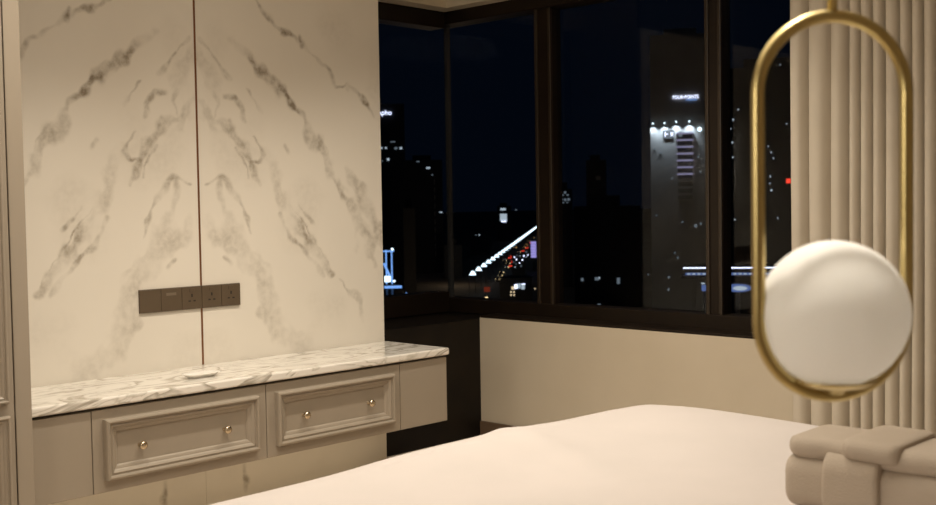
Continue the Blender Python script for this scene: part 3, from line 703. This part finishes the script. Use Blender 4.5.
# hotel tower with lit name, floodlit wall and balconies
t, loc, win, s = building('hotel_tower', 650, 716, 34, 300, 22, 'facade_grey', 'tall grey hotel tower with a white lit name sign and floodlit front')
o = text_mesh('FOUR\u2022POINTS', 1.28, 'sign_white', 'sign_lettering', t, .06); x, z = loc(685, 97); o.location = (x, -.3, z); o.rotation_euler = (math.pi / 2, 0, 0); o.scale.x = 25 * s / max(.1, o.dimensions.x)
o = text_mesh('BY SHERATON', .62, 'sign_blue', 'sign_lettering', t, .06); x, z = loc(690.5, 99.8); o.location = (x, -.3, z); o.rotation_euler = (math.pi / 2, 0, 0); o.scale.x = 10 * s / max(.1, o.dimensions.x)
for (px, py) in ((652.5, 122.5), (664, 122.5), (675.5, 121.5), (688.5, 121.5)):
    x, z = loc(px, py); f_ = box('floodlight', (x - .2, -1.2, z - .2), (x + .2, -.8, z + .2), 'lamp_white', t)
    box('bracket', (x - .05, -.9, z - .1), (x + .05, .02, z), 'pole', f_)
    L_ = lamp('facade_floodlight', 'SPOT', (0, 0, 0), 2200, (.7, .85, 1), .2, spot_size=math.radians(100), spot_blend=.8); L_.parent = t; L_.location = (x, -1.3, z - .3); L_.rotation_euler = (math.radians(18), 0, 0)
x, z = loc(698.5, 129.5); f_ = lathe('wall_lamp', [(0, -.6), (.4, -.45), (.6, 0), (.4, .45), (0, .6)], (x, -.7, z), (0, 0, 1), 'lamp_white', t, 16)
win(668, 133.5, 11, 8.5, 'win_dim', 'lit_billboard', .3)
for (px, w_, h_) in ((664.6, .9, 5), (666.2, 2.4, .9), (670.5, .9, 4), (672, .9, 4)):
    x, z = loc(px, 133.5); box('billboard_letter', (x - w_ * s / 2, -.5, z - h_ * s / 2), (x + w_ * s / 2, -.3, z + h_ * s / 2), 'sign_white', t)
win(679.5, 133.8, 4, 5, 'win_dim', 'lit_billboard', .3)
for j in range(10):
    y = 133 + j * 6.8; win(684, y, 17 - j * .25, 1.5, 'stripe_lilac' if j < 7 else 'facade_grey', 'balcony', .8); win(684, y + 3, 14.5, 4.2, 'facade_dark', 'balcony_recess', .1)
for (px, py, a, b) in ((654, 148, 1.5, 1.5), (660, 152, 2, 1.5), (697, 157, 1.5, 2), (699, 172, 1.2, 2), (671, 178, 1.5, 1.5), (694, 226, 2.5, 3), (699, 224, 1.5, 2), (681, 222, 1.5, 1.5), (673, 253, 1.2, 1.5), (676, 258, 1.5, 1.5), (667, 277.5, 1.8, 1.8), (666.5, 290, 1.5, 2.2), (655, 215, 1.2, 1.2)): win(px, py, a, b, 'win_dim')

# right-hand block seen through the brass loop
t, loc, win, s = building('apartment_block', 722, 830, 66, 240, 20, 'facade_dark', 'dark apartment block dotted with faint lights seen through the brass loop')
for (px, py) in ((734, 118), (731, 127), (733, 141), (733.5, 156), (739, 108), (768, 146), (771, 152), (773, 158), (770, 176), (769.5, 183), (771, 190), (786, 124), (735, 219), (777, 218), (780, 65), (758, 175)): win(px, py, rnd.uniform(1, 1.8), rnd.uniform(1.2, 2.2), rnd.choice(['win_white', 'win_facade']))
win(787.5, 181, 4.5, 4.5, 'red_light', 'red_sign')

# lit footbridge
q = at(716, 270, 120); t = thing('footbridge', (q.x, q.y, GZ), 'white-blue lit footbridge crossing behind the second window mullion', 'footbridge', None, facing(q)); s5 = 120 / F_PX; h5 = q.z - GZ
def fb(nm, px0, px1, py0, py1, d0, d1, m_): return box(nm, ((px0 - 716) * s5, d0, h5 - (py1 - 270) * s5), ((px1 - 716) * s5, d1, h5 - (py0 - 270) * s5), m_, t)
fb('roof', 684, 790, 265.5, 267, -.6, 3.4, 'facade_dark'); fb('roof_light_strip', 684, 790, 267, 268.2, -.5, -.3, 'sign_white')
fb('deck', 682, 790, 275.6, 278, -.4, 3.2, 'facade_dark'); fb('parapet_light', 686, 790, 272.6, 274.8, -.35, -.2, 'sign_dim_blue')
for px in range(690, 790, 6): fb('post', px, px + .5, 267, 278, -.3, -.2, 'pole')
for px in range(688, 786, 5): fb('lamp_panel', px, px + 2.6, 273, 274.4, -.45, -.34, 'win_white')
for px in (694, 776): fb('pier', px - 2, px + 2, 278, 650, .6, 2.2, 'facade_grey')
q = at(738, 288, 110); t = thing('oval_sign', (q.x, q.y, GZ), 'blue lit oval sign below the footbridge', 'lit sign', None, facing(q)); s5 = 110 / F_PX; h5 = q.z - GZ
def oval(a, b, y0, y1, m_, nm, ox=0., oz=0.):
    bm = bmesh.new(); n = 28
    A = [bm.verts.new((ox + a * math.cos(6.2832 * i / n), y0, oz + h5 + b * math.sin(6.2832 * i / n))) for i in range(n)]; Bv = [bm.verts.new((v.co.x, y1, v.co.z)) for v in A]
    bm.faces.new(A); bm.faces.new(Bv[::-1])
    for i in range(n): bm.faces.new((A[i], Bv[i], Bv[(i + 1) % n], A[(i + 1) % n]))
    return from_bm(nm, bm, m_, t)
oval(14 * s5, 4.6 * s5, .02, .6, 'facade_dark', 'back_board'); oval(13.2 * s5, 4.1 * s5, -.05, .02, 'sign_dim_blue', 'oval_face'); oval(7 * s5, 2.2 * s5, -.12, -.05, 'win_white', 'oval_centre', 2 * s5, -.2 * s5)
tube('post', [(0, .3, 0), (0, .3, h5)], .2, 'pole', t, 8)
q = at(704, 287, 110); t = thing('kiosk_sign', (q.x, q.y, GZ), 'small blue lit sign left of the second window mullion', 'lit sign', None, facing(q)); h5 = q.z - GZ
box('face', (-2.4 * s5, -.1, h5 - 4 * s5), (2 * s5, .2, h5 + 2 * s5), 'sign_dim_blue', t); box('top_lamp', (-2.6 * s5, -.2, h5 + 3 * s5), (.8 * s5, .1, h5 + 4.2 * s5), 'win_white', t); tube('post', [(0, .1, 0), (0, .1, h5 + 3 * s5)], .12, 'pole', t, 8)
